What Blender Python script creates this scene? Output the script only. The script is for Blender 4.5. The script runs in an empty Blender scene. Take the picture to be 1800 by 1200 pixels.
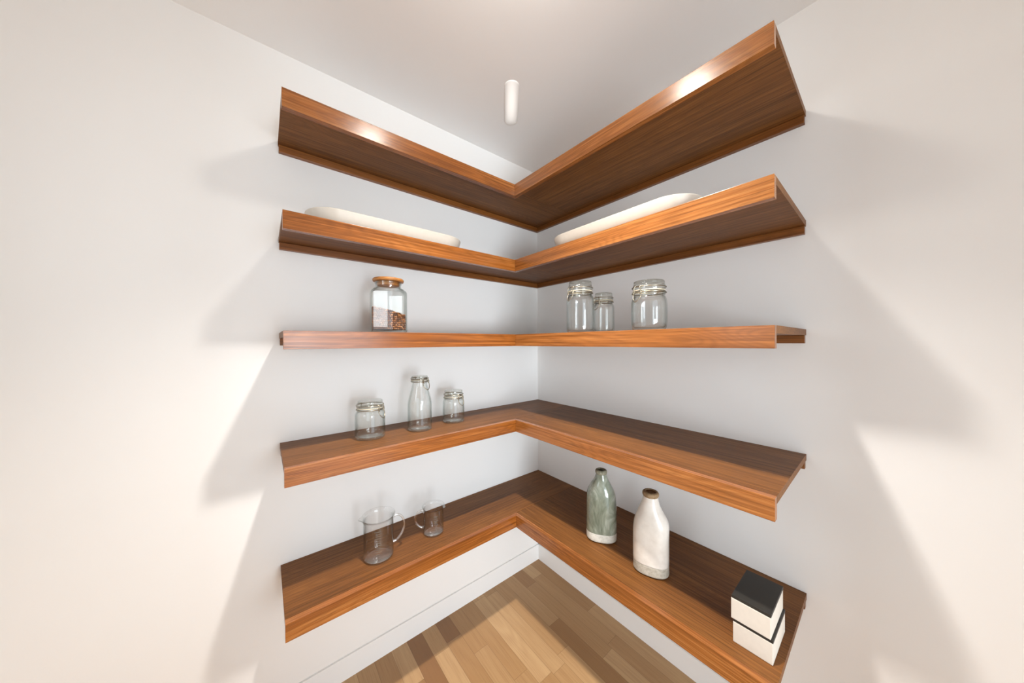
import bpy, bmesh, math, random
from mathutils import Vector, Matrix
random.seed(7)
S = bpy.context.scene
COL = S.collection
PI = math.pi

# ------------------------------------------------------------------ measurements (metres)
DL, DR = 0.3209, 0.4599            # shelf depth along the left wall / the right wall
XE, YE = 1.372, 1.300              # where the two shelf runs stop
TOPS = [2.2239, 1.8549, 1.4891, 1.0684, 0.5983]
NOSE_H, NOSE_T, BOARD_T = 0.0572, 0.021, 0.020
CEIL = 2.5684
RX, RY = 2.20, 2.00                # the far ends of the pantry
LAMP = (0.965, 0.945)

# ------------------------------------------------------------------ node helpers
class NT:
    def __init__(s, name):
        s.m = bpy.data.materials.new(name); s.m.use_nodes = True
        s.t = s.m.node_tree; s.t.nodes.clear()
        s.out = s.n('ShaderNodeOutputMaterial')
    def n(s, typ, **kw):
        nd = s.t.nodes.new(typ)
        for k, v in kw.items():
            if k in nd.inputs.keys() if isinstance(k, str) else False: nd.inputs[k].default_value = v
            else: setattr(nd, k, v)
        return nd
    def l(s, a, b): s.t.links.new(a, b)
    def put(s, sock, v):
        if isinstance(v, bpy.types.NodeSocket): s.l(v, sock)
        else: sock.default_value = v
    def math(s, op, a, b=0.0, c=0.0):
        nd = s.n('ShaderNodeMath', operation=op)
        s.put(nd.inputs[0], a); s.put(nd.inputs[1], b); s.put(nd.inputs[2], c)
        return nd.outputs[0]
    def vmath(s, op, a, b):
        nd = s.n('ShaderNodeVectorMath', operation=op)
        s.put(nd.inputs[0], a); s.put(nd.inputs[1], b)
        return nd.outputs[0]
    def noise(s, vec, scale, detail=4, rough=.55, dist=0.0):
        nd = s.n('ShaderNodeTexNoise')
        s.l(vec, nd.inputs['Vector'])
        nd.inputs['Scale'].default_value = scale; nd.inputs['Detail'].default_value = detail
        nd.inputs['Roughness'].default_value = rough; nd.inputs['Distortion'].default_value = dist
        return nd.outputs['Fac']
    def ramp(s, fac, stops):
        nd = s.n('ShaderNodeValToRGB'); s.l(fac, nd.inputs[0])
        e = nd.color_ramp.elements
        while len(e) < len(stops): e.new(.5)
        for i, (p, c) in enumerate(stops):
            e[i].position = p; e[i].color = (*c, 1)
        return nd.outputs[0]
    def mix(s, fac, a, b, mode='MIX'):
        nd = s.n('ShaderNodeMix', data_type='RGBA', blend_type=mode)
        s.put(nd.inputs[0], fac)
        for sock, v in ((nd.inputs[6], a), (nd.inputs[7], b)):
            if isinstance(v, tuple): sock.default_value = (*v, 1)
            else: s.l(v, sock)
        return nd.outputs[2]
    def bsdf(s, color, rough=.5, bump=None, bump_d=.001, bump_s=.3, **kw):
        b = s.n('ShaderNodeBsdfPrincipled')
        if isinstance(color, tuple): b.inputs['Base Color'].default_value = (*color, 1)
        else: s.l(color, b.inputs['Base Color'])
        s.put(b.inputs['Roughness'], rough)
        for k, v in kw.items(): s.put(b.inputs[k], v)
        if bump is not None:
            bn = s.n('ShaderNodeBump'); bn.inputs['Strength'].default_value = bump_s; bn.inputs['Distance'].default_value = bump_d
            s.l(bump, bn.inputs['Height']); s.l(bn.outputs[0], b.inputs['Normal'])
        s.l(b.outputs[0], s.out.inputs[0])
        return b

def lin(r, g, b):
    f = lambda c: (c/255/12.92) if c/255 <= .04045 else ((c/255+.055)/1.055)**2.4
    return (f(r), f(g), f(b))

def paint(name, c, rough=.55, var=.012):
    t = NT(name); co = t.n('ShaderNodeTexCoord').outputs['Object']
    n1 = t.noise(co, 3.0, 2)
    col = t.mix(n1, tuple(x*(1-var) for x in c), tuple(min(1, x*(1+var)) for x in c))
    t.bsdf(col, rough, bump=t.noise(co, 220, 2), bump_d=.0004, bump_s=.10)
    return t.m

def wood(name, axis, dark, mid, light, rough=.34, ring=1.0, fine=1.0, seed=0.0, spec=.5):
    """Oiled walnut: growth-ring contours of a stretched noise, plus fine pores along the grain."""
    t = NT(name)
    tc = t.n('ShaderNodeTexCoord').outputs['Object']
    rnd = t.n('ShaderNodeObjectInfo').outputs['Random']
    off = t.n('ShaderNodeCombineXYZ')
    t.l(t.math('MULTIPLY_ADD', rnd, 37.0, seed), off.inputs[0]); t.l(t.math('MULTIPLY_ADD', rnd, 53.0, seed*.7), off.inputs[1]); t.l(t.math('MULTIPLY', rnd, 19.0), off.inputs[2])
    v = t.vmath('ADD', tc, off.outputs[0])
    along = {'x': (1, 0, 0), 'y': (0, 1, 0)}[axis]
    def stretched(a, c): return t.vmath('MULTIPLY', v, tuple(a if k else c for k in along))
    # growth rings: contour lines of a long lazy noise
    base = t.noise(stretched(1.1, 7.5), 1.0, 2.5, .5, .35)
    rings = t.math('SINE', t.math('MULTIPLY', base, 170.0))
    rings = t.math('MULTIPLY_ADD', rings, .5, .5)
    rings = t.math('POWER', rings, 1.6)
    broad = t.noise(stretched(.9, 5.0), 1.0, 4, .6, .2)
    pores = t.noise(stretched(6.0, 420.0), 1.0, 3, .65)
    streak = t.noise(stretched(1.5, 150.0), 1.0, 5, .7)
    col = t.ramp(t.math('MULTIPLY_ADD', streak, .70, t.math('MULTIPLY', broad, .42)), [(.38, dark), (.55, mid), (.74, light)])
    col = t.mix(t.math('MULTIPLY', rings,   .50*ring), col, tuple(x*.55 for x in dark))
    col = t.mix(t.math('MULTIPLY', t.ramp(pores, [(.50, (0, 0, 0)), (.72, (1, 1, 1))]),   .60*fine), col, tuple(x*.45 for x in dark))
    t.bsdf(col, t.math('MULTIPLY_ADD', pores, .16, rough-.08), bump=pores, bump_d=.0004, bump_s=.22, **{'Specular IOR Level': spec})
    return t.m

def glass(name, tint=(.985, .992, .988), edge=(.46, .52, .49), lo=.05, hi=.75, rough=.02, power=4.0):
    """Clear glass of thin walls: what lies behind shows through, reflection grows towards the outline."""
    t = NT(name)
    lw = t.n('ShaderNodeLayerWeight'); lw.inputs['Blend'].default_value = .5
    f = lw.outputs['Facing']
    p = t.math('POWER', f, power)
    tr = t.n('ShaderNodeBsdfTransparent'); t.l(t.mix(t.math('POWER', f, 3.0), tint, edge), tr.inputs[0])
    gl = t.n('ShaderNodeBsdfGlossy'); gl.inputs['Roughness'].default_value = rough; gl.inputs['Color'].default_value = (1, 1, 1, 1)
    mx = t.n('ShaderNodeMixShader'); t.l(t.math('MULTIPLY_ADD', p, hi, lo), mx.inputs[0]); t.l(tr.outputs[0], mx.inputs[1]); t.l(gl.outputs[0], mx.inputs[2])
    t.l(mx.outputs[0], t.out.inputs[0])
    return t.m

def plain(name, c, rough=.5, metal=0.0, **kw):
    t = NT(name); co = t.n('ShaderNodeTexCoord').outputs['Object']
    n1 = t.noise(co, 60, 3)
    t.bsdf(t.mix(n1, tuple(x*.93 for x in c), tuple(min(1, x*1.05) for x in c)), rough, Metallic=metal, **kw)
    return t.m

def emit(name, c, strength):
    t = NT(name); e = t.n('ShaderNodeEmission'); e.inputs[0].default_value = (*c, 1); e.inputs[1].default_value = strength
    t.l(e.outputs[0], t.out.inputs[0]); return t.m

def floor_mat():
    t = NT('oak_strip_floor')
    co = t.n('ShaderNodeTexCoord').outputs['Object']
    sp = t.n('ShaderNodeSeparateXYZ'); t.l(co, sp.inputs[0]); x, y = sp.outputs[0], sp.outputs[1]
    W, L = .074, .52
    xr = t.math('DIVIDE', x, W); row = t.math('FLOOR', xr)
    wn = t.n('ShaderNodeTexWhiteNoise', noise_dimensions='1D'); t.l(row, wn.inputs['W'])
    yr = t.math('ADD', t.math('DIVIDE', y, L), t.math('MULTIPLY', wn.outputs['Value'], 5.37)); cell = t.math('FLOOR', yr)
    cv = t.n('ShaderNodeCombineXYZ'); t.l(row, cv.inputs[0]); t.l(cell, cv.inputs[1])
    w2 = t.n('ShaderNodeTexWhiteNoise', noise_dimensions='2D'); t.l(cv.outputs[0], w2.inputs['Vector'])
    tone = w2.outputs['Value']
    off = t.vmath('MULTIPLY', w2.outputs['Color'], (31.0, 17.0, 9.0))
    v = t.vmath('MULTIPLY', t.vmath('ADD', co, off), (9.0, .9, 1.0))
    rings = t.math('MULTIPLY_ADD', t.math('SINE', t.math('MULTIPLY', t.noise(v, 1.0, 2, .5, .4), 55.0)), .5, .5)
    pores = t.noise(t.vmath('MULTIPLY', t.vmath('ADD', co, off), (260.0, 6.0, 1.0)), 1.0, 3, .6)
    col = t.ramp(tone, [(0.0, lin(134, 95, 58)), (.3, lin(160, 122, 80)), (.65, lin(172, 136, 94)), (1.0, lin(188, 154, 112))])
    col = t.mix(t.math('MULTIPLY', rings, .16), col, lin(140, 96, 56))
    col = t.mix(t.math('MULTIPLY', t.ramp(pores, [(.48, (0, 0, 0)), (.75, (1, 1, 1))]), .30), col, lin(120, 80, 46))
    def edge(r, w): 
        f = t.math('FRACT', r); d = t.math('MINIMUM', f, t.math('SUBTRACT', 1.0, f))
        return t.math('LESS_THAN', d, w)
    gap = t.math('MAXIMUM', edge(xr, .012), edge(yr, .0016))
    col = t.mix(t.math('MULTIPLY', gap, .45), col, lin(90, 60, 34))
    t.bsdf(col, .42, bump=pores, bump_d=.0003, bump_s=.12)
    return t.m

# ------------------------------------------------------------------ materials
M = {}
M['wall'] = paint('wall_paint', (.895, .895, .888))
M['ceil'] = paint('ceiling_paint', (.94, .935, .925), .38)
M['trim'] = paint('trim_paint', (.90, .90, .895), .40)
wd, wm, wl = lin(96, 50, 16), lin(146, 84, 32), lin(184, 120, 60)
for ax in 'xy':
    M['board_'+ax] = wood('walnut_board_'+ax, ax, lin(84, 52, 24), lin(119, 75, 36), lin(146, 97, 49), .46, ring=.35, spec=.20)
    M['nose_'+ax] = wood('walnut_edge_'+ax, ax, *((wd, wm, wl) if ax == 'x' else (lin(108, 62, 26), lin(150, 91, 42), lin(186, 125, 68))), .22, ring=.4, seed=3.3)  # right-run edges paler and yellower: lamplight put into their wood colour
    M['cleat_'+ax] = wood('walnut_cleat_'+ax, ax, lin(94, 52, 18), lin(126, 74, 28), lin(152, 94, 42), .40, ring=.4, seed=8.1)
M['floor'] = floor_mat()
M['glass'] = glass('jar_glass')
M['lidglass'] = glass('lid_glass', (.93, .94, .915), (.42, .43, .38), .06, .7, .05, 3.0)
M['beaker'] = glass('borosilicate_glass', (.99, .99, .988), (.55, .58, .56), .045, .8, .015, 4.0)
M['handle'] = glass('handle_glass', (.97, .97, .96), (.75, .76, .74), .20, .7, .05, 2.5)
M['pane'] = glass('window_glass', (.99, .99, .99), (.9, .92, .91), .04, .6, .01, 5.0)
M['wire'] = plain('clasp_wire', (.40, .36, .28), .32, 1.0)
M['gasket'] = plain('rubber_gasket', lin(214, 204, 182), .6)
M['marks'] = plain('printed_marks', lin(112, 110, 104), .6)
M['lidwood'] = wood('lid_wood', 'x', lin(150, 92, 40), lin(186, 124, 62), lin(206, 148, 84), .45, ring=.4, seed=1.7)
M['tray'] = plain('tray_glaze', lin(214, 207, 195), .38)
M['boxwhite'] = plain('box_card', lin(205, 196, 184), .6)
M['boxblack'] = plain('box_lid_card', lin(38, 36, 32), .5)
M['frame'] = plain('white_frame', (.82, .82, .80), .4)
M['lens'] = emit('downlight_lens', (1.0, .94, .85), 150.0)

def bean_mat():
    t = NT('roasted_bean'); co = t.n('ShaderNodeTexCoord').outputs['Object']
    col = t.ramp(t.n('ShaderNodeNewGeometry').outputs['Random Per Island'], [(.0, lin(74, 38, 16)), (.45, lin(120, 68, 32)), (1.0, lin(190, 128, 72))])
    t.bsdf(col, .38); return t.m
M['bean'] = bean_mat()

def green_glaze():
    t = NT('celadon_glaze'); co = t.n('ShaderNodeTexCoord').outputs['Object']
    sk = t.vmath('ADD', t.vmath('MULTIPLY', co, (14.0, 14.0, 9.0)), t.vmath('MULTIPLY', t.n('ShaderNodeTexCoord').outputs['Object'], (8, -6, 0)))
    n1 = t.noise(sk, 1.0, 4, .6, 1.2)
    col = t.ramp(n1, [(.30, lin(96, 103, 88)), (.52, lin(136, 143, 127)), (.74, lin(186, 190, 176))])
    sp = t.math('GREATER_THAN', t.noise(co, 380, 2), .72)
    col = t.mix(t.math('MULTIPLY', sp, .4), col, lin(70, 74, 60))
    t.bsdf(col, .14, bump=n1, bump_d=.003, bump_s=.25, **{'Coat Weight': .5, 'Coat Roughness': .06}); return t.m
M['green'] = green_glaze()
def white_glaze():
    t = NT('white_glaze'); co = t.n('ShaderNodeTexCoord').outputs['Object']
    n1 = t.noise(co, 14, 4, .6)
    col = t.ramp(n1, [(.3, lin(200, 191, 181)), (.55, lin(216, 209, 200)), (.75, lin(226, 220, 212))])
    t.bsdf(col, .22, bump=n1, bump_d=.003, bump_s=.2, **{'Coat Weight': .4, 'Coat Roughness': .1}); return t.m
M['white'] = white_glaze()
def stone(name, c, c2):
    t = NT(name); co = t.n('ShaderNodeTexCoord').outputs['Object']
    n1 = t.noise(co, 90, 5, .7)
    t.bsdf(t.ramp(n1, [(.35, c2), (.6, c)]), .75, bump=n1, bump_d=.0006, bump_s=.3); return t.m
M['clay_pale'] = stone('pale_bare_clay', lin(214, 210, 200), lin(196, 192, 180))
M['clay_grey'] = stone('grey_bare_clay', lin(182, 174, 160), lin(158, 150, 136))
M['rim_brown'] = stone('brown_rim_clay', lin(150, 124, 92), lin(116, 92, 64))
M['rim_green'] = stone('dark_rim_glaze', lin(150, 148, 130), lin(104, 98, 78))
M['hollow'] = plain('inside_of_neck', lin(44, 34, 24), .7)

# ------------------------------------------------------------------ mesh helpers
def link(name, bm, mat, parent=None, smooth=False, loc=None):
    me = bpy.data.meshes.new(name)
    bmesh.ops.recalc_face_normals(bm, faces=bm.faces[:])
    bm.to_mesh(me); bm.free()
    if smooth:
        for p in me.polygons: p.use_smooth = True
    me.materials.append(mat)
    o = bpy.data.objects.new(name, me); COL.objects.link(o)
    if parent: o.parent = parent
    if loc: o.location = loc
    return o

def tag(o, label, cat, group=None, kind=None):
    o['label'] = label; o['category'] = cat
    if group: o['group'] = group
    if kind: o['kind'] = kind
    return o

def thing(name, loc, label, cat, group=None, rz=0.0):
    o = bpy.data.objects.new(name, None); COL.objects.link(o)
    o.location = loc; o.rotation_euler = (0, 0, rz); o.empty_display_size = .05
    return tag(o, label, cat, group)

def struct(o, label=None, cat=None):
    o['kind'] = 'structure'
    if label: o['label'] = label
    if cat: o['category'] = cat
    return o

def add_box(bm, x0, x1, y0, y1, z0, z1):
    vs = [bm.verts.new(p) for p in ((x0,y0,z0),(x1,y0,z0),(x1,y1,z0),(x0,y1,z0),(x0,y0,z1),(x1,y0,z1),(x1,y1,z1),(x0,y1,z1))]
    for f in ((3,2,1,0),(4,5,6,7),(0,1,5,4),(1,2,6,5),(2,3,7,6),(3,0,4,7)): bm.faces.new([vs[i] for i in f])
    return vs

def boxbm(*b, bevel=0.0):
    bm = bmesh.new(); add_box(bm, *b)
    if bevel: bmesh.ops.bevel(bm, geom=bm.edges[:], offset=bevel, segments=2, affect='EDGES', profile=.6)
    return bm

def prism(poly, z0, z1, bevel=0.0):
    bm = bmesh.new()
    a = [bm.verts.new((x, y, z0)) for x, y in poly]; b = [bm.verts.new((x, y, z1)) for x, y in poly]
    n = len(poly)
    bm.faces.new(a[::-1]); bm.faces.new(b)
    for i in range(n): bm.faces.new((a[i], a[(i+1) % n], b[(i+1) % n], b[i]))
    if bevel: bmesh.ops.bevel(bm, geom=bm.edges[:], offset=bevel, segments=2, affect='EDGES', profile=.6)
    return bm

def loft(bm, rings, close_start=True, close_end=True, loop=False):
    R = [[bm.verts.new(p) for p in r] for r in rings]
    n = len(R[0])
    for i in range(len(R)-(0 if loop else 1)):
        A, B = R[i], R[(i+1) % len(R)]
        for k in range(n): bm.faces.new((A[k], A[(k+1) % n], B[(k+1) % n], B[k]))
    if not loop:
        if close_start: bm.faces.new(R[0][::-1])
        if close_end: bm.faces.new(R[-1])

def smooth_profile(pts, seg=6):
    """Catmull-Rom through (r, z) points; a point given as (r, z, 1) is a sharp corner."""
    out = []; n = len(pts)
    for i in range(n-1):
        p1, p2 = pts[i], pts[i+1]
        p0 = pts[i-1] if i > 0 and len(p1) == 2 else p1
        p3 = pts[i+2] if i+2 < n and len(p2) == 2 else p2
        for k in range(seg):
            t = k/seg
            out.append(tuple(.5*((2*p1[j])+(-p0[j]+p2[j])*t+(2*p0[j]-5*p1[j]+4*p2[j]-p3[j])*t*t+(-p0[j]+3*p1[j]-3*p2[j]+p3[j])*t**3) for j in (0, 1)))
    out.append(pts[-1][:2]); return out

def lathe(prof, n=48, bm=None, caps=True, loop=False):
    bm = bm or bmesh.new()
    rings = [[(max(r, 1e-4)*math.cos(2*PI*k/n), max(r, 1e-4)*math.sin(2*PI*k/n), z) for k in range(n)] for r, z in prof]
    loft(bm, rings, caps, caps, loop); return bm

def tube(path, r, n=8, closed=False, bm=None):
    bm = bm or bmesh.new()
    P = [Vector(p) for p in path]; rings = []; m = len(P)
    up = Vector((0, 0, 1)); prev = None
    for i, p in enumerate(P):
        if closed: t = (P[(i+1) % m]-P[i-1]).normalized()
        else: t = (P[min(i+1, m-1)]-P[max(i-1, 0)]).normalized()
        if prev is None:
            a = t.cross(up)
            if a.length < 1e-3: a = t.cross(Vector((1, 0, 0)))
            a.normalize()
        else:
            a = (prev-t*prev.dot(t))
            a.normalize()
        prev = a; b = t.cross(a)
        rr = r[i] if isinstance(r, (list, tuple)) else r
        rings.append([tuple(p+rr*(math.cos(2*PI*k/n)*a+math.sin(2*PI*k/n)*b)) for k in range(n)])
    loft(bm, rings, True, True, closed); return bm

def arc_pts(pts, seg=8):
    out = []; n = len(pts); P = [Vector(p) for p in pts]
    for i in range(n-1):
        p1, p2 = P[i], P[i+1]; p0 = P[i-1] if i > 0 else p1; p3 = P[i+2] if i+2 < n else p2
        for k in range(seg):
            t = k/seg
            out.append(.5*((2*p1)+(-p0+p2)*t+(2*p0-5*p1+4*p2-p3)*t*t+(-p0+3*p1-3*p2+p3)*t**3))
    out.append(P[-1]); return out

# ------------------------------------------------------------------ the room
TH = .12
def hole_wall(name, axis, at, span, hole):
    """A wall slab across `span`, with one rectangular opening (u0, u1, z0, z1)."""
    bm = bmesh.new(); u0, u1, z0, z1 = hole
    for a, b, c, d in ((span[0], u0, 0, CEIL), (u1, span[1], 0, CEIL), (u0, u1, 0, z0), (u0, u1, z1, CEIL)):
        if b-a < 1e-4 or d-c < 1e-4: continue
        if axis == 'y': add_box(bm, a, b, at, at+TH, c, d)
        else: add_box(bm, at, at+TH, a, b, c, d)
    return struct(link(name, bm, M['wall']))

floor = struct(link('floor', boxbm(-TH, RX+TH, -TH, RY+TH, -.08, 0), M['floor']), 'oak strip floor of staggered planks', 'floor')
ceiling = struct(link('ceiling', boxbm(-TH, RX+TH, -TH, RY+TH, CEIL, CEIL+.08), M['ceil']), 'warm white painted ceiling', 'ceiling')
BB, GAP = .0985, .0075             # flush baseboard with a shadow gap above it
bm = bmesh.new(); add_box(bm, 0, RX+TH, -TH, 0, BB+GAP, CEIL); add_box(bm, 0, RX+TH, -TH, -.011, 0, BB+GAP)
struct(link('wall_left', bm, M['wall']), 'white wall behind the left run of shelves', 'wall')
bm = bmesh.new(); add_box(bm, -TH, 0, -TH, RY+TH, BB+GAP, CEIL); add_box(bm, -TH, -.011, -TH, RY+TH, 0, BB+GAP)
struct(link('wall_right', bm, M['wall']), 'white wall behind the right run of shelves', 'wall')
struct(link('baseboard_left', boxbm(0, RX, -.011, 0, 0, BB), M['trim']), 'flush white baseboard along the left wall', 'baseboard')
struct(link('baseboard_right', boxbm(-.011, 0, 0, RY, 0, BB), M['trim']), 'flush white baseboard along the right wall', 'baseboard')
OPEN = (.52, 1.33, 0.0, 2.04)     # doorway behind the camera, open to the added lights beyond
hole_wall('wall_back', 'y', RY, (0, RX), OPEN)
DOOR = (.45, 1.15, 0.0, 2.05)
hole_wall('wall_front', 'x', RX, (0, RY), DOOR)
u0, u1, z0, z1 = OPEN; bm = bmesh.new()
for b in ((u0-.07, u0-.001, 0, z1+.07), (u1+.001, u1+.07, 0, z1+.07), (u0-.001, u1+.001, z1+.001, z1+.07)):
    add_box(bm, b[0], b[1], RY-.014, RY-.001, b[2], b[3])
struct(link('trim_1', bm, M['trim']), 'white casing round the open doorway behind the camera', 'trim')
# door with a glazed upper half
d = thing('door_1', (RX, 0, 0), 'white door with a glazed upper half', 'door'); d['kind'] = 'structure'
u0, u1, z0, z1 = DOOR; P0, P1 = 1.45, 1.98
bm = bmesh.new()
for b in ((u0, u1, .005, P0), (u0, u1, P1, z1), (u0, u0+.09, P0, P1), (u1-.09, u1, P0, P1)): add_box(bm, .03, .07, b[0], b[1], b[2], b[3])
link('door_leaf', bm, M['frame'], d)
link('door_pane', boxbm(.047, .053, u0+.09, u1-.09, P0, P1), M['pane'], d)
hb = tube([(.03, u0+.06, 1.0), (-.02, u0+.06, 1.0), (-.02, u0+.17, 1.0)], .008)
link('door_handle', hb, M['wire'], d, True)

# ------------------------------------------------------------------ shelves
SHELF_LABELS = [
    'topmost of the five L-shaped walnut shelves, just under the ceiling',
    'second walnut corner shelf from the top, carrying the two white trays',
    'middle walnut corner shelf at eye level, seen edge-on',
    'fourth walnut corner shelf from the top, empty along its right run',
    'lowest walnut corner shelf, just above the baseboard',
]
for i, T in enumerate(TOPS):
    s = thing('corner_shelf', (0, 0, T), SHELF_LABELS[i], 'shelf', 'walnut corner shelves')
    yb, xb = DL-NOSE_T, DR-NOSE_T
    j = .0006
    link('board', boxbm(.001, XE, .001, yb-j, -BOARD_T, 0), M['board_x'], s)
    link('board', boxbm(.001, xb-j, yb+j, YE, -BOARD_T, 0), M['board_y'], s)
    zb = -NOSE_H
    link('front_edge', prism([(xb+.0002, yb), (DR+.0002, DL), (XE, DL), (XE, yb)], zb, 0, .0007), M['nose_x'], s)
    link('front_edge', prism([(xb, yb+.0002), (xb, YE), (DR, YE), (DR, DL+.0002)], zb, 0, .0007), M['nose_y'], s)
    link('wall_cleat', boxbm(.001, XE-.002, .001, .019, -.047, -BOARD_T-.0005, bevel=.001), M['cleat_x'], s)
    link('wall_cleat', boxbm(.001, .019, .0195, YE-.002, -.047, -BOARD_T-.0005, bevel=.001), M['cleat_y'], s)

# ------------------------------------------------------------------ ceiling lamp, added area lights, ceiling streak
lt = thing('ceiling_lamp', (*LAMP, CEIL), 'small round opal lamp on the middle of the ceiling', 'light')
link('trim_ring', lathe([(.058, 0), (.072, 0), (.074, -.004), (.070, -.010), (.060, -.010)], 48, loop=True), M['frame'], lt, True)
link('opal_dome', lathe(smooth_profile([(.0575, -.002, 1), (.0575, -.030), (.052, -.048), (.038, -.060), (.018, -.066), (.001, -.067)], 4), 40), M['lens'], lt, True)
ld = bpy.data.lights.new('downlight_beam', 'SPOT'); ld.energy = 390; ld.color = (1.0, .935, .86); ld.spot_size = math.radians(112); ld.spot_blend = 1.0; ld.shadow_soft_size = .035
lb = bpy.data.objects.new('downlight_beam', ld); COL.objects.link(lb); lb.location = (*LAMP, CEIL-.075)

# added soft beam that brightens the corner, shining in through the doorway
al = bpy.data.lights.new('corner_fill_beam', 'AREA'); al.shape = 'RECTANGLE'; al.size = 1.1; al.size_y = 1.1; al.energy = 178; al.color = (.86, .945, 1.0)
ab = bpy.data.objects.new('corner_fill_beam', al); COL.objects.link(ab); ab.location = (1.60, 3.9, 1.00)
ab.rotation_euler = (Vector((.3, 0, 1.35))-Vector((1.60, 3.9, 1.00))).to_track_quat('-Z', 'Y').to_euler()

wl2 = bpy.data.lights.new('edge_sheen_panel', 'AREA'); wl2.shape = 'RECTANGLE'; wl2.size = 1.2; wl2.size_y = .85; wl2.energy = 44; wl2.color = (.86, .945, 1.0)  # added panel beyond the doorway, there for the sheen on the shelf edge
wb = bpy.data.objects.new('edge_sheen_panel', wl2); COL.objects.link(wb); wb.location = (.76, 3.9, 1.52)
wb.rotation_euler = Vector((0, -1, 0)).to_track_quat('-Z', 'Y').to_euler()

gl = bpy.data.lights.new('facet_glint_panel', 'AREA'); gl.shape = 'RECTANGLE'; gl.size = .60; gl.size_y = .26; gl.energy = 5; gl.color = (.9, .96, 1.0)  # added panel behind the pane, brightens the reflection in the canister's facet
gb = bpy.data.objects.new('facet_glint_panel', gl); COL.objects.link(gb); gb.location = (RX+.16, .80, 1.88)
gb.rotation_euler = Vector((-1, 0, 0)).to_track_quat('-Z', 'Z').to_euler()

# soft bright ceiling streak along the room's diagonal, its glow put into an added strip
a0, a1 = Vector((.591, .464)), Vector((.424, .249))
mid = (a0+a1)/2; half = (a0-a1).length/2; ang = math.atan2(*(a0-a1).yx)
sl = thing('ceiling_streak', (mid.x, mid.y, CEIL), 'soft bright streak on the ceiling above the corner, added as a glowing strip', 'light', rz=ang)
def capsule(hl, r, n=14):
    return [(hl-r+r*math.cos(a), r*math.sin(a)) for a in [(-PI/2+PI*k/n) for k in range(n+1)]]+[(-hl+r+r*math.cos(a), r*math.sin(a)) for a in [(PI/2+PI*k/n) for k in range(n+1)]]
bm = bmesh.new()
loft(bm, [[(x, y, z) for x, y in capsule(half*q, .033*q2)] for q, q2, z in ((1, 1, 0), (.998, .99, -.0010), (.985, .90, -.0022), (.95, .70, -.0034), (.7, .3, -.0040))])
t = NT('streak_glow'); co = t.n('ShaderNodeTexCoord').outputs['Object']
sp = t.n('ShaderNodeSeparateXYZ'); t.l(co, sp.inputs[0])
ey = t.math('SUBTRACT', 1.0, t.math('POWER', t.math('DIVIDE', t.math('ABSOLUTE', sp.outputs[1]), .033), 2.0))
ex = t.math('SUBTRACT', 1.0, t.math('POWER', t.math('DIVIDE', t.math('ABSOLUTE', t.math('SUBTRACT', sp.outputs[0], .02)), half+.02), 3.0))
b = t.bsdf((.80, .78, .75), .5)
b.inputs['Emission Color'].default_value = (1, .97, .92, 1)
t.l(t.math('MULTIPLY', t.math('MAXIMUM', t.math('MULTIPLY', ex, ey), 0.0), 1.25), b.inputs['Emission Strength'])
link('streak_strip', bm, t.m, sl, True)

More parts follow.
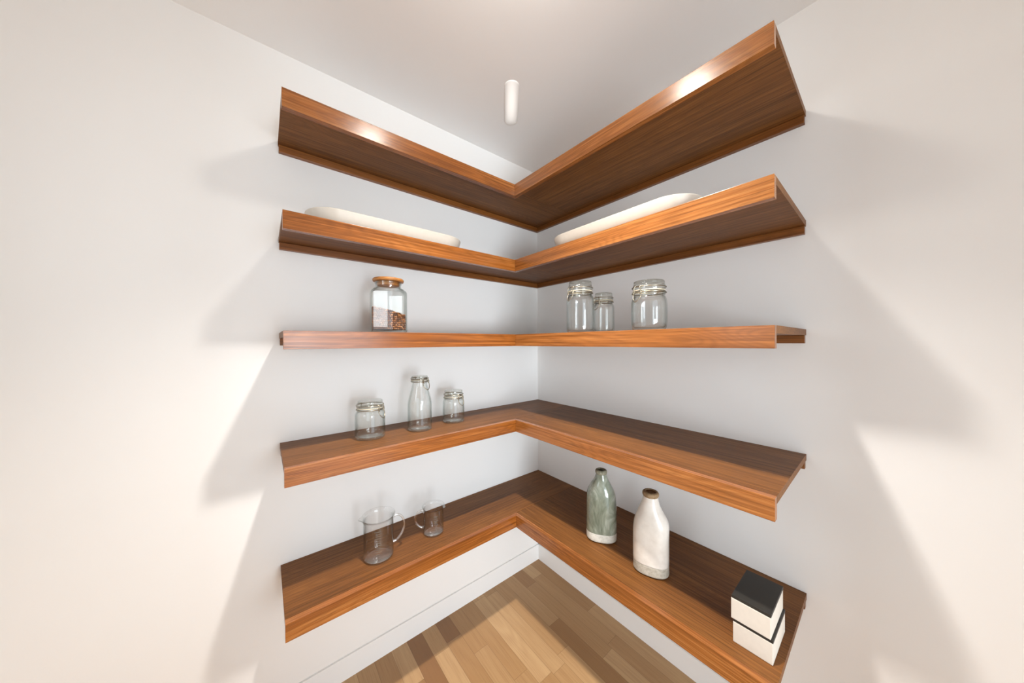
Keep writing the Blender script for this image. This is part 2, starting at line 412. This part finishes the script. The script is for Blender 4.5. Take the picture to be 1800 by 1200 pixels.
# ------------------------------------------------------------------ clip-top jars
def jar_parts(root, R, H, kind='jar', latch=0.0):
    """Glass body with a neck, hinged glass lid, rubber seal, wire bail; the latch points along angle `latch`."""
    tk = .0032
    if kind == 'jar':
        rl = R*.865; zn = H*.80
        out = [(.001, .004, 1), (R*.62, .003), (R*.84, 0.0), (R*.95, H*.03), (R, H*.10), (R, H*.55), (R*.985, H*.645), (R*.90, H*.71), (R*.825, H*.735), (R*.82, H*.75, 1), (R*.86, H*.755, 1), (R*.86, H*.80, 1)]
    elif kind == 'squat':
        rl = R*.90; zn = H*.79
        out = [(.001, .004, 1), (R*.62, .003), (R*.80, 0.0), (R*.92, H*.04), (R*.985, H*.14), (R, H*.35), (R*.99, H*.54), (R*.93, H*.65), (R*.865, H*.695), (R*.86, H*.71, 1), (R*.895, H*.715, 1), (R*.895, H*.79, 1)]
    else:                                            # milk bottle
        rl = R*.70; zn = H*.915
        out = [(.001, .004, 1), (R*.62, .003), (R*.84, 0.0), (R*.96, H*.018), (R, H*.06), (R, H*.42), (R*.97, H*.52), (R*.83, H*.66), (R*.68, H*.78), (R*.62, H*.86), (R*.62, H*.875, 1), (R*.68, H*.88, 1), (R*.68, H*.915, 1)]
    po = smooth_profile(out, 6)
    pi = [(max(r-tk, .0008), z) for r, z in po if z > .012]
    pi = [(.0008, .0085), (pi[0][0]*.9, .0085)]+pi
    prof = po+[(po[-1][0]-tk, po[-1][1])]+pi[::-1]
    link('glass_body', lathe(prof, 56), M['glass'], root, True)
    # thick foot of the glass
    rn = out[-1][0]
    link('rubber_seal', lathe([(rn-.006, zn+.0004), (rn+.0008, zn+.0004), (rn+.0012, zn+.002), (rn+.0008, zn+.0034), (rn-.006, zn+.0034)], 48, loop=True), M['gasket'], root, True)
    zl = zn+.0038; hl = H-zl
    lid = [(.001, zl+.001), (rn*.78, zl+.001), (rn*.80, zl, 1), (rl, zl, 1), (rl*1.012, zl+hl*.18), (rl*1.0, zl+hl*.45), (rl*.955, zl+hl*.62), (rl*.95, zl+hl*.88), (rl*.88, H), (rl*.5, H-.001), (.001, H-.0012)]
    link('glass_lid', lathe(smooth_profile(lid, 4), 56), M['lidglass'], root, True)
    # wire: ring round the lid, ring round the neck, latch loop and lever, hinge on the far side
    wr = .0017
    zr = zl+hl*.30; zk = zn-H*.030 if kind != 'milk' else zn-H*.018
    c = bmesh.new()
    ring = lambda r, z, n=40: [(r*math.cos(2*PI*k/n), r*math.sin(2*PI*k/n), z) for k in range(n)]
    tube(ring(rl*1.012+wr*.9, zr), wr, 6, True, c)
    tube(ring(rn+.0022, zk), wr*1.25, 6, True, c)
    link('wire_band', c, M['wire'], root, True)
    def cyl(a, r, z): return (r*math.cos(a), r*math.sin(a), z)
    ro = max(rl, rn)+.004
    c = bmesh.new()
    da = .011/rl
    for s in (-1, 1):
        tube(arc_pts([cyl(latch+s*da*.7, ro-.002, zr+.003), cyl(latch+s*da, ro+.003, zr-.004), cyl(latch+s*da*1.1, ro+.002, zk), cyl(latch+s*da*.9, ro+.001, zk-.007)], 4), wr, 6, False, c)
        tube(arc_pts([cyl(latch+s*da*1.3, ro, zk+.002), cyl(latch+s*da*1.35, ro+.003, zk-.008), cyl(latch+s*da*1.1, ro+.006, zk-.020), cyl(latch+s*da*.55, ro+.009, zk-.030)], 5), wr, 6, False, c)
        tube(ring_at(cyl(latch+s*da*1.3, ro+.001, zk+.001), .0034, latch), wr, 6, True, c)
    tube(arc_pts([cyl(latch-da*.55, ro+.009, zk-.030), cyl(latch, ro+.0105, zk-.034), cyl(latch+da*.55, ro+.009, zk-.030)], 5), wr, 6, False, c)
    tube([cyl(latch-da*1.6, ro, zr+.001), cyl(latch+da*1.6, ro, zr+.001)], wr*1.1, 6, False, c)
    link('wire_latch', c, M['wire'], root, True)
    c = bmesh.new(); h = latch+PI
    for s in (-1, 1):
        tube(arc_pts([cyl(h+s*da*.8, ro-.003, zr+.002), cyl(h+s*da, ro+.003, (zr+zk)/2), cyl(h+s*da*.8, ro-.001, zk-.002)], 4), wr, 6, False, c)
    tube(arc_pts([cyl(h-da*1.2, ro, zr+.002), cyl(h, ro+.006, zr+.001), cyl(h+da*1.2, ro, zr+.002)], 5), wr, 6, False, c)
    link('wire_hinge', c, M['wire'], root, True)

def ring_at(c, r, ang, n=10):
    ax = Vector((-math.sin(ang), math.cos(ang), 0)); up = Vector((0, 0, 1)); c = Vector(c)
    return [tuple(c+r*(math.cos(2*PI*k/n)*ax+math.sin(2*PI*k/n)*up)) for k in range(n)]

JG = 'clip-top glass jars'
def jar(name, x, y, top, R, H, kind, side, label, group=JG, cat='jar'):
    r = thing(name, (x, y, top+.0006), label, cat, group)
    jar_parts(r, R, H, kind, side)
    return r
D2 = math.radians
jar('clip_top_jar', 1.085, .151, TOPS[3], .0560, .150, 'jar', D2(75+52), 'empty clip-top glass jar, left of the tall bottle on the fourth shelf')
jar('clip_top_jar', .705, .144, TOPS[3], .0515, .151, 'jar', D2(61+46), 'small empty clip-top glass jar right of the tall bottle on the fourth shelf')
jar('milk_bottle', .885, .170, TOPS[3], .0510, .236, 'milk', D2(68+42), 'tall clear glass bottle with wire clip stopper between two jars', None, 'bottle')
jar('clip_top_jar', .390, .662, TOPS[2], .0565, .210, 'jar', D2(38-48), 'tall clip-top glass jar nearest the corner on the middle shelf')
jar('clip_top_jar', .285, .704, TOPS[2], .0435, .168, 'jar', D2(34-42), 'narrow clip-top glass jar half behind the tall jar on the middle shelf')
jar('clip_top_jar', .370, .945, TOPS[2], .0585, .171, 'squat', D2(27-40), 'wide squat clip-top glass jar standing alone at the right of the middle shelf')

# ------------------------------------------------------------------ hexagonal canister with beans
CX, CY = 1.026, .200
can = thing('glass_canister', (CX, CY, TOPS[2]+.0006), 'faceted glass canister with round wooden lid on the middle shelf', 'jar')
HEX = D2(49)                        # one facet faces this way
def hexring(R, z, rnd=.10, n=72):
    out = []
    for k in range(n):
        a = 2*PI*k/n; u = (a-HEX+PI/6) % (PI/3)-PI/6
        flat = R*math.cos(PI/6)/math.cos(u)
        rr = min(flat, R*(1-rnd*.42)) if rnd < 1 else R
        out.append((rr*math.cos(a), rr*math.sin(a), z))
    return out
def blend(R1, R2, f, z, n=72):
    A = hexring(R1, z, .1, n)
    return [((1-f)*x+f*R2*math.cos(2*PI*k/n), (1-f)*y+f*R2*math.sin(2*PI*k/n), z) for k, (x, y, _) in enumerate(A)]
HR, HH, NR = .0775, .172, .048
tk = .0035
outer = [hexring(HR*.90, 0), hexring(HR*.97, .003), hexring(HR, .009), hexring(HR, HH*.5), hexring(HR, HH*.93), blend(HR*.985, NR, .10, HH*.97), blend(HR*.95, NR, .45, HH*1.02), blend(HR*.9, NR, .9, HH*1.05), blend(HR*.9, NR, 1, HH*1.08), blend(HR, NR, 1, .204)]
inner = [blend(HR, NR-tk, 1, .204), blend(HR*.9, NR-tk, 1, HH*1.08), blend(HR*.9-tk, NR-tk, .9, HH*1.045), blend(HR*.95-tk, NR-tk, .45, HH*1.01), hexring(HR-tk, HH*.93), hexring(HR-tk, HH*.5), hexring(HR-tk, .012), hexring(HR*.9, .008)]
bm = bmesh.new(); loft(bm, outer+inner)
o = link('glass_body', bm, M['glass'], can)
o.data.polygons.foreach_set('use_smooth', [False]*len(o.data.polygons))
link('neck_ring', lathe([(NR+.0004, .196), (NR+.003, .197), (NR+.0035, .200), (NR+.003, .203), (NR+.0004, .204)], 48, loop=True), M['glass'], can, True)
link('wooden_lid', lathe(smooth_profile([(.001, .2055), (.052, .2055), (.0575, .2065), (.0595, .211), (.0575, .2155), (.052, .217), (.012, .2175), (.001, .2175)], 3), 56), M['lidwood'], can, True)
link('lid_plug', lathe([(.001, .190), (.0425, .190), (.0435, .192), (.0435, .2052), (.001, .2052)], 48), M['lidwood'], can, True)

bm = bmesh.new()
RI = HR-tk-.001
def inside(x, y, R=RI):
    return all(x*math.cos(HEX+k*PI/3)+y*math.sin(HEX+k*PI/3) <= R*math.cos(PI/6) for k in range(6))
cam_dir = math.atan2(1.47-CY, 1.418-CX); vr = (math.cos(cam_dir+PI/2), math.sin(cam_dir+PI/2))
level = lambda x, y: .088-.26*(x*vr[0]+y*vr[1])
# solid fill under the loose beans
rb = []
for z in (.0095, .045): rb.append(hexring(RI*.93, z))
top = [(x, y, level(x, y)-.010) for x, y, _ in hexring(RI*.93, 0)]
loft(bm, rb+[top])
ico = bmesh.new(); bmesh.ops.create_icosphere(ico, subdivisions=1, radius=1.0); ico.verts.ensure_lookup_table()
iv = [v.co.copy() for v in ico.verts]; fi = [[v.index for v in f.verts] for f in ico.faces]; ico.free()
spots = []
for k in range(6):                                   # against the glass
    a = HEX+k*PI/3; nx, ny = math.cos(a), math.sin(a); d = (RI*math.cos(PI/6))-.0052
    for row in range(14):
        for q in range(11):
            u = (q-5+.5*(row % 2))*.0079+random.uniform(-.0012, .0012); x, y = nx*d-ny*u, ny*d+nx*u; z = .0160+row*.0076+random.uniform(-.001, .001)
            if abs(u) < RI*.5-.002 and z < level(x, y): spots.append((x, y, z))
for q in range(420):                                 # the heap's top
    x, y = random.uniform(-RI, RI), random.uniform(-RI, RI)
    if inside(x, y, RI*.88): spots.append((x, y, level(x, y)-.003+random.uniform(-.002, .003)))
for x, y, z in spots:
    m = Matrix.Translation((x, y, z)) @ Matrix.Rotation(random.uniform(0, PI), 4, 'Z') @ Matrix.Rotation(random.uniform(-.9, .9), 4, 'X') @ Matrix.Diagonal((.0056, .0042, .0036, 1))
    vs = [bm.verts.new(m @ v) for v in iv]
    for f in fi: bm.faces.new([vs[i] for i in f])
ap = (HR-tk)*math.cos(PI/6)-.0012
for v in bm.verts:                                   # everything stays inside the glass
    for k in range(6):
        nx, ny = math.cos(HEX+k*PI/3), math.sin(HEX+k*PI/3); over = v.co.x*nx+v.co.y*ny-ap
        if over > 0: v.co.x -= nx*over; v.co.y -= ny*over
    rr = math.hypot(v.co.x, v.co.y); lim = (HR-tk)*.958-.0012
    if rr > lim: v.co.x *= lim/rr; v.co.y *= lim/rr
    v.co.z = max(v.co.z, .0132)
beans = link('roasted_beans', bm, M['bean'], None, True, (CX, CY, TOPS[2]+.0006))
tag(beans, 'brown roasted beans heaped inside the wooden-lidded canister', 'beans', kind='stuff')

# ------------------------------------------------------------------ measuring beakers
def beaker(x, y, R, H, handle, spout, label, marks_at):
    r = thing('measuring_beaker', (x, y, TOPS[4]+.0006), label, 'beaker', 'glass measuring beakers')
    n = 72; tk = .0022
    prof = smooth_profile([(.001, .002, 1), (R*.70, .0015), (R*.90, .0), (R*.985, .006), (R, .016), (R, H*.45), (R, H*.86), (R*1.02, H*.94), (R*1.10, H*.985), (R*1.13, H)], 6)
    ip = [(max(a-tk, .0006), max(b, .0045)) for a, b in prof if b > .006]
    ip = [(.0006, .0045)]+ip
    full = prof+[(prof[-1][0]-.0008, H+.0012), (prof[-1][0]-tk, H)]+ip[::-1]
    rings = []
    for rr, z in full:
        ring = []
        for k in range(n):
            a = 2*PI*k/n; dd = (a-spout+PI) % (2*PI)-PI
            w = max(0, (z/H-.84)/.16); g = math.exp(-(dd/.20)**2)
            q = rr*(1+.19*w*w*g)
            ring.append((q*math.cos(a), q*math.sin(a), z+.002*w*g))
        rings.append(ring)
    bm = bmesh.new(); loft(bm, rings)
    link('glass_body', bm, M['beaker'], r, True)
    cy = lambda rr, z: (rr*math.cos(handle), rr*math.sin(handle), z)
    path = arc_pts([cy(R-.0005, H*.86), cy(R*1.28, H*.885), cy(R*1.62, H*.80), cy(R*1.78, H*.60), cy(R*1.62, H*.40), cy(R*1.28, H*.27), cy(R-.0005, H*.24)], 6)
    link('handle', tube(path, .0046, 10), M['handle'], r, True)
    bm = bmesh.new()
    for k in range(13):
        z = H*(.14+.052*k); wd = .42 if k % 3 == 0 else .24
        for s in range(6):
            a, b = marks_at+wd*(s/6-.5), marks_at+wd*((s+1)/6-.5); rr = R+.0003
            vs = [bm.verts.new((rr*math.cos(t_), rr*math.sin(t_), z+dz)) for t_, dz in ((a, 0), (b, 0), (b, .0014), (a, .0014))]
            bm.faces.new(vs)
    link('graduation_marks', bm, M['marks'], r)
    return r
beaker(1.066, .189, .0555, .165, D2(75+97), D2(75-78), 'large glass measuring beaker with its spout to the left and handle right', D2(72))
beaker(.830, .184, .0440, .118, D2(65-88), D2(65+62), 'small glass measuring beaker with its handle to the left, on the lowest shelf', D2(80))

# ------------------------------------------------------------------ stoneware bottles
def super_ring(a, b, z, rot, e=2.6, dx=0.0, dy=0.0, n=64):
    out = []
    for k in range(n):
        t_ = 2*PI*k/n; c, s = math.cos(t_), math.sin(t_)
        x = a*math.copysign(abs(c)**(2/e), c)+dx; y = b*math.copysign(abs(s)**(2/e), s)+dy
        out.append((x*math.cos(rot)-y*math.sin(rot), x*math.sin(rot)+y*math.cos(rot), z))
    return out
def stoneware(x, y, rot, secs, band, mats, label, well_up=0.0):
    """secs: (half width, half depth, height, exponent, shift) from the foot to below the lip."""
    r = thing('stoneware_bottle', (x, y, TOPS[4]+.0006), label, 'bottle', 'stoneware bottles', rz=rot)
    P = []
    for i in range(len(secs)-1):                     # smooth in-betweens
        p1, p2 = secs[i], secs[i+1]; p0 = secs[max(i-1, 0)]; p3 = secs[min(i+2, len(secs)-1)]
        for k in range(6):
            t_ = k/6
            P.append(tuple(.5*((2*p1[j])+(-p0[j]+p2[j])*t_+(2*p0[j]-5*p1[j]+4*p2[j]-p3[j])*t_*t_+(-p0[j]+3*p1[j]-3*p2[j]+p3[j])*t_**3) for j in range(5)))
    P.append(secs[-1])
    ring = lambda p: super_ring(p[0], p[1], p[2], 0, p[3], p[4])
    lo = [p for p in P if p[2] <= band]; hi = [p for p in P if p[2] > band]
    seam = tuple((lo[-1][j]+(hi[0][j]-lo[-1][j])*(band-lo[-1][2])/(hi[0][2]-lo[-1][2])) for j in range(5))
    bm = bmesh.new(); loft(bm, [ring(p) for p in lo]+[ring(seam)]); link('bare_clay_foot', bm, mats[0], r, True)['label'] = 'bare unglazed foot'
    bm = bmesh.new(); g = lambda p, q: super_ring(p[0]+q, p[1]+q, p[2], 0, p[3], p[4])
    loft(bm, [g(seam, 0), (g((*seam[:2], seam[2]+.0012, *seam[3:]), .0009))]+[g(p, .0009) for p in hi if p[2] > band+.002], True, True); link('glazed_body', bm, mats[1], r, True)
    tp = secs[-1]; zt = tp[2]; rn = tp[0]; dx = tp[4]
    prof = [(rn*.72, zt-.014), (rn*.74, zt+.010), (rn*.92, zt+.0125), (rn*1.14, zt+.010), (rn*1.22, zt+.004), (rn*1.16, zt-.003), (rn*1.0, zt-.007)]
    lip = lathe(smooth_profile(prof+[prof[0]], 3)[:-1], 40, loop=True)
    bmesh.ops.translate(lip, verts=lip.verts[:], vec=(dx, 0, 0))
    link('lip', lip, mats[2], r, True)
    zt += well_up
    well = lathe([(.001, zt+.0006), (rn*.735, zt+.0006), (rn*.735, zt+.004), (rn*.2, zt+.0014), (.001, zt+.0013)], 32)
    bmesh.ops.translate(well, verts=well.verts[:], vec=(dx, 0, 0))
    link('mouth', well, mats[3], r, True)
    return r
gs = [(.044, .030, .0, 2.2, 0), (.060, .044, .004, 2.4, 0), (.0625, .048, .018, 2.5, 0), (.0625, .0485, .060, 2.6, 0), (.0620, .048, .120, 2.6, .0005), (.0610, .047, .165, 2.5, 0), (.0575, .045, .200, 2.3, -.001), (.0430, .037, .232, 2.1, -.001), (.0290, .027, .256, 2, 0), (.0225, .0225, .274, 2, 0), (.0205, .0205, .285, 2, 0)]
stoneware(.283, .687, D2(125), gs, .040, (M['clay_pale'], M['green'], M['rim_green'], M['hollow']), 'sage green glazed stoneware bottle with pale unglazed foot')
ws = [(.046, .032, .0, 2.2, 0), (.060, .046, .004, 2.4, 0), (.0605, .048, .018, 2.5, 0), (.0605, .0485, .060, 2.7, 0), (.0603, .048, .120, 2.7, 0), (.0600, .048, .162, 2.6, .001), (.0560, .045, .190, 2.4, .002), (.0420, .038, .222, 2.1, .000), (.0315, .030, .246, 2, -.001), (.0260, .0255, .266, 2, 0), (.0235, .0235, .281, 2, 0)]
stoneware(.300, .914, D2(110), ws, .040, (M['clay_grey'], M['white'], M['rim_brown'], M['rim_brown']), 'white glazed stoneware bottle with brown lip and grey foot', .006)

# ------------------------------------------------------------------ long trays on the second shelf
def tray(x, y, rz, label):
    hl, hw, H = .302, .108, .056
    r = tag(link('serving_tray', tray_bm(hl, hw, H), M['tray'], None, True, (x, y, TOPS[1]+.0005)), label, 'tray', 'long white trays')
    r.rotation_euler = (0, 0, rz); return r
def tray_bm(hl, hw, H):
    def ring(k, z, n=14):
        d = hw*(1-k); L, W = hl-d, hw-d; r = max(.012, .102-d*.9); out = []
        for cx, cy, a0 in ((L-r, W-r, 0), (-(L-r), W-r, PI/2), (-(L-r), -(W-r), PI), (L-r, -(W-r), 1.5*PI)):
            out += [(cx+r*math.cos(a0+PI/2*q/n), cy+r*math.sin(a0+PI/2*q/n), z) for q in range(n+1)]
        return out
    bm = bmesh.new()
    loft(bm, [ring(.62, 0), ring(.74, .001), ring(.82, .007), ring(.90, H*.36), ring(.965, H*.72), ring(.995, H*.94), ring(1.0, H*.98), ring(.99, H), ring(.965, H*.985), ring(.93, H*.8), ring(.86, H*.42), ring(.76, .016), ring(.66, .008)])
    return bm
tray(1.002, .178, 0.0, 'long white tray on the left run of the second shelf')
tray(.325, .800, PI/2, 'long white tray on the right run of the second shelf')

# ------------------------------------------------------------------ two boxes at the right end of the lowest shelf
def card_box(x1, y0, z, label, H=.0655, w=.088, dp=.15):
    r = thing('storage_box', (x1, y0, z), label, 'box', 'stacked white boxes')
    link('box_body', boxbm(-dp, 0, 0, w, 0, H-.009, bevel=.0015), M['boxwhite'], r)
    link('dark_lid', boxbm(-dp-.0005, -.0015, .0012, w+.0005, H-.0088, H, bevel=.001), M['boxblack'], r)
    return r
card_box(.388, 1.1945, TOPS[4]+.0004, 'pale box with dark lid, lower of the stack at the lowest shelf\'s right end')
card_box(.390, 1.1905, TOPS[4]+.0664, 'pale box with dark lid, upper of the stack at the lowest shelf\'s right end')

# ------------------------------------------------------------------ sky outside, camera, view
w = bpy.data.worlds.new('sky'); S.world = w; w.use_nodes = True
bg = w.node_tree.nodes['Background']; bg.inputs[0].default_value = (.82, .92, 1.0, 1); bg.inputs[1].default_value = 3.6

cd = bpy.data.cameras.new('camera'); cam = bpy.data.objects.new('camera', cd); COL.objects.link(cam)
R2 = Vector((-0.77557778, 0.63123502, -0.00463207)); U2 = Vector((-5.49414437e-03, 5.87513762e-04, 9.99984734e-01)); FW = Vector((-0.63122811, -0.77559139, -0.00301243))
m = Matrix((R2, U2, -FW)).transposed().to_4x4(); m.translation = (1.4178, 1.4705, 1.45)
cam.matrix_world = m
cd.sensor_fit = 'HORIZONTAL'; cd.sensor_width = 36; cd.lens = 535.842*36/1800
cd.shift_x = (900-899.78)/1800; cd.shift_y = 3.0738/1800
cd.clip_start = .02
S.camera = cam
S.view_settings.view_transform = 'Standard'; S.view_settings.look = 'None'
S.view_settings.exposure = -1.0; S.view_settings.gamma = 1.0; S.view_settings.use_curve_mapping = False
S.cycles.transparent_max_bounces = 32
S.cycles.max_bounces = 18; S.cycles.diffuse_bounces = 14
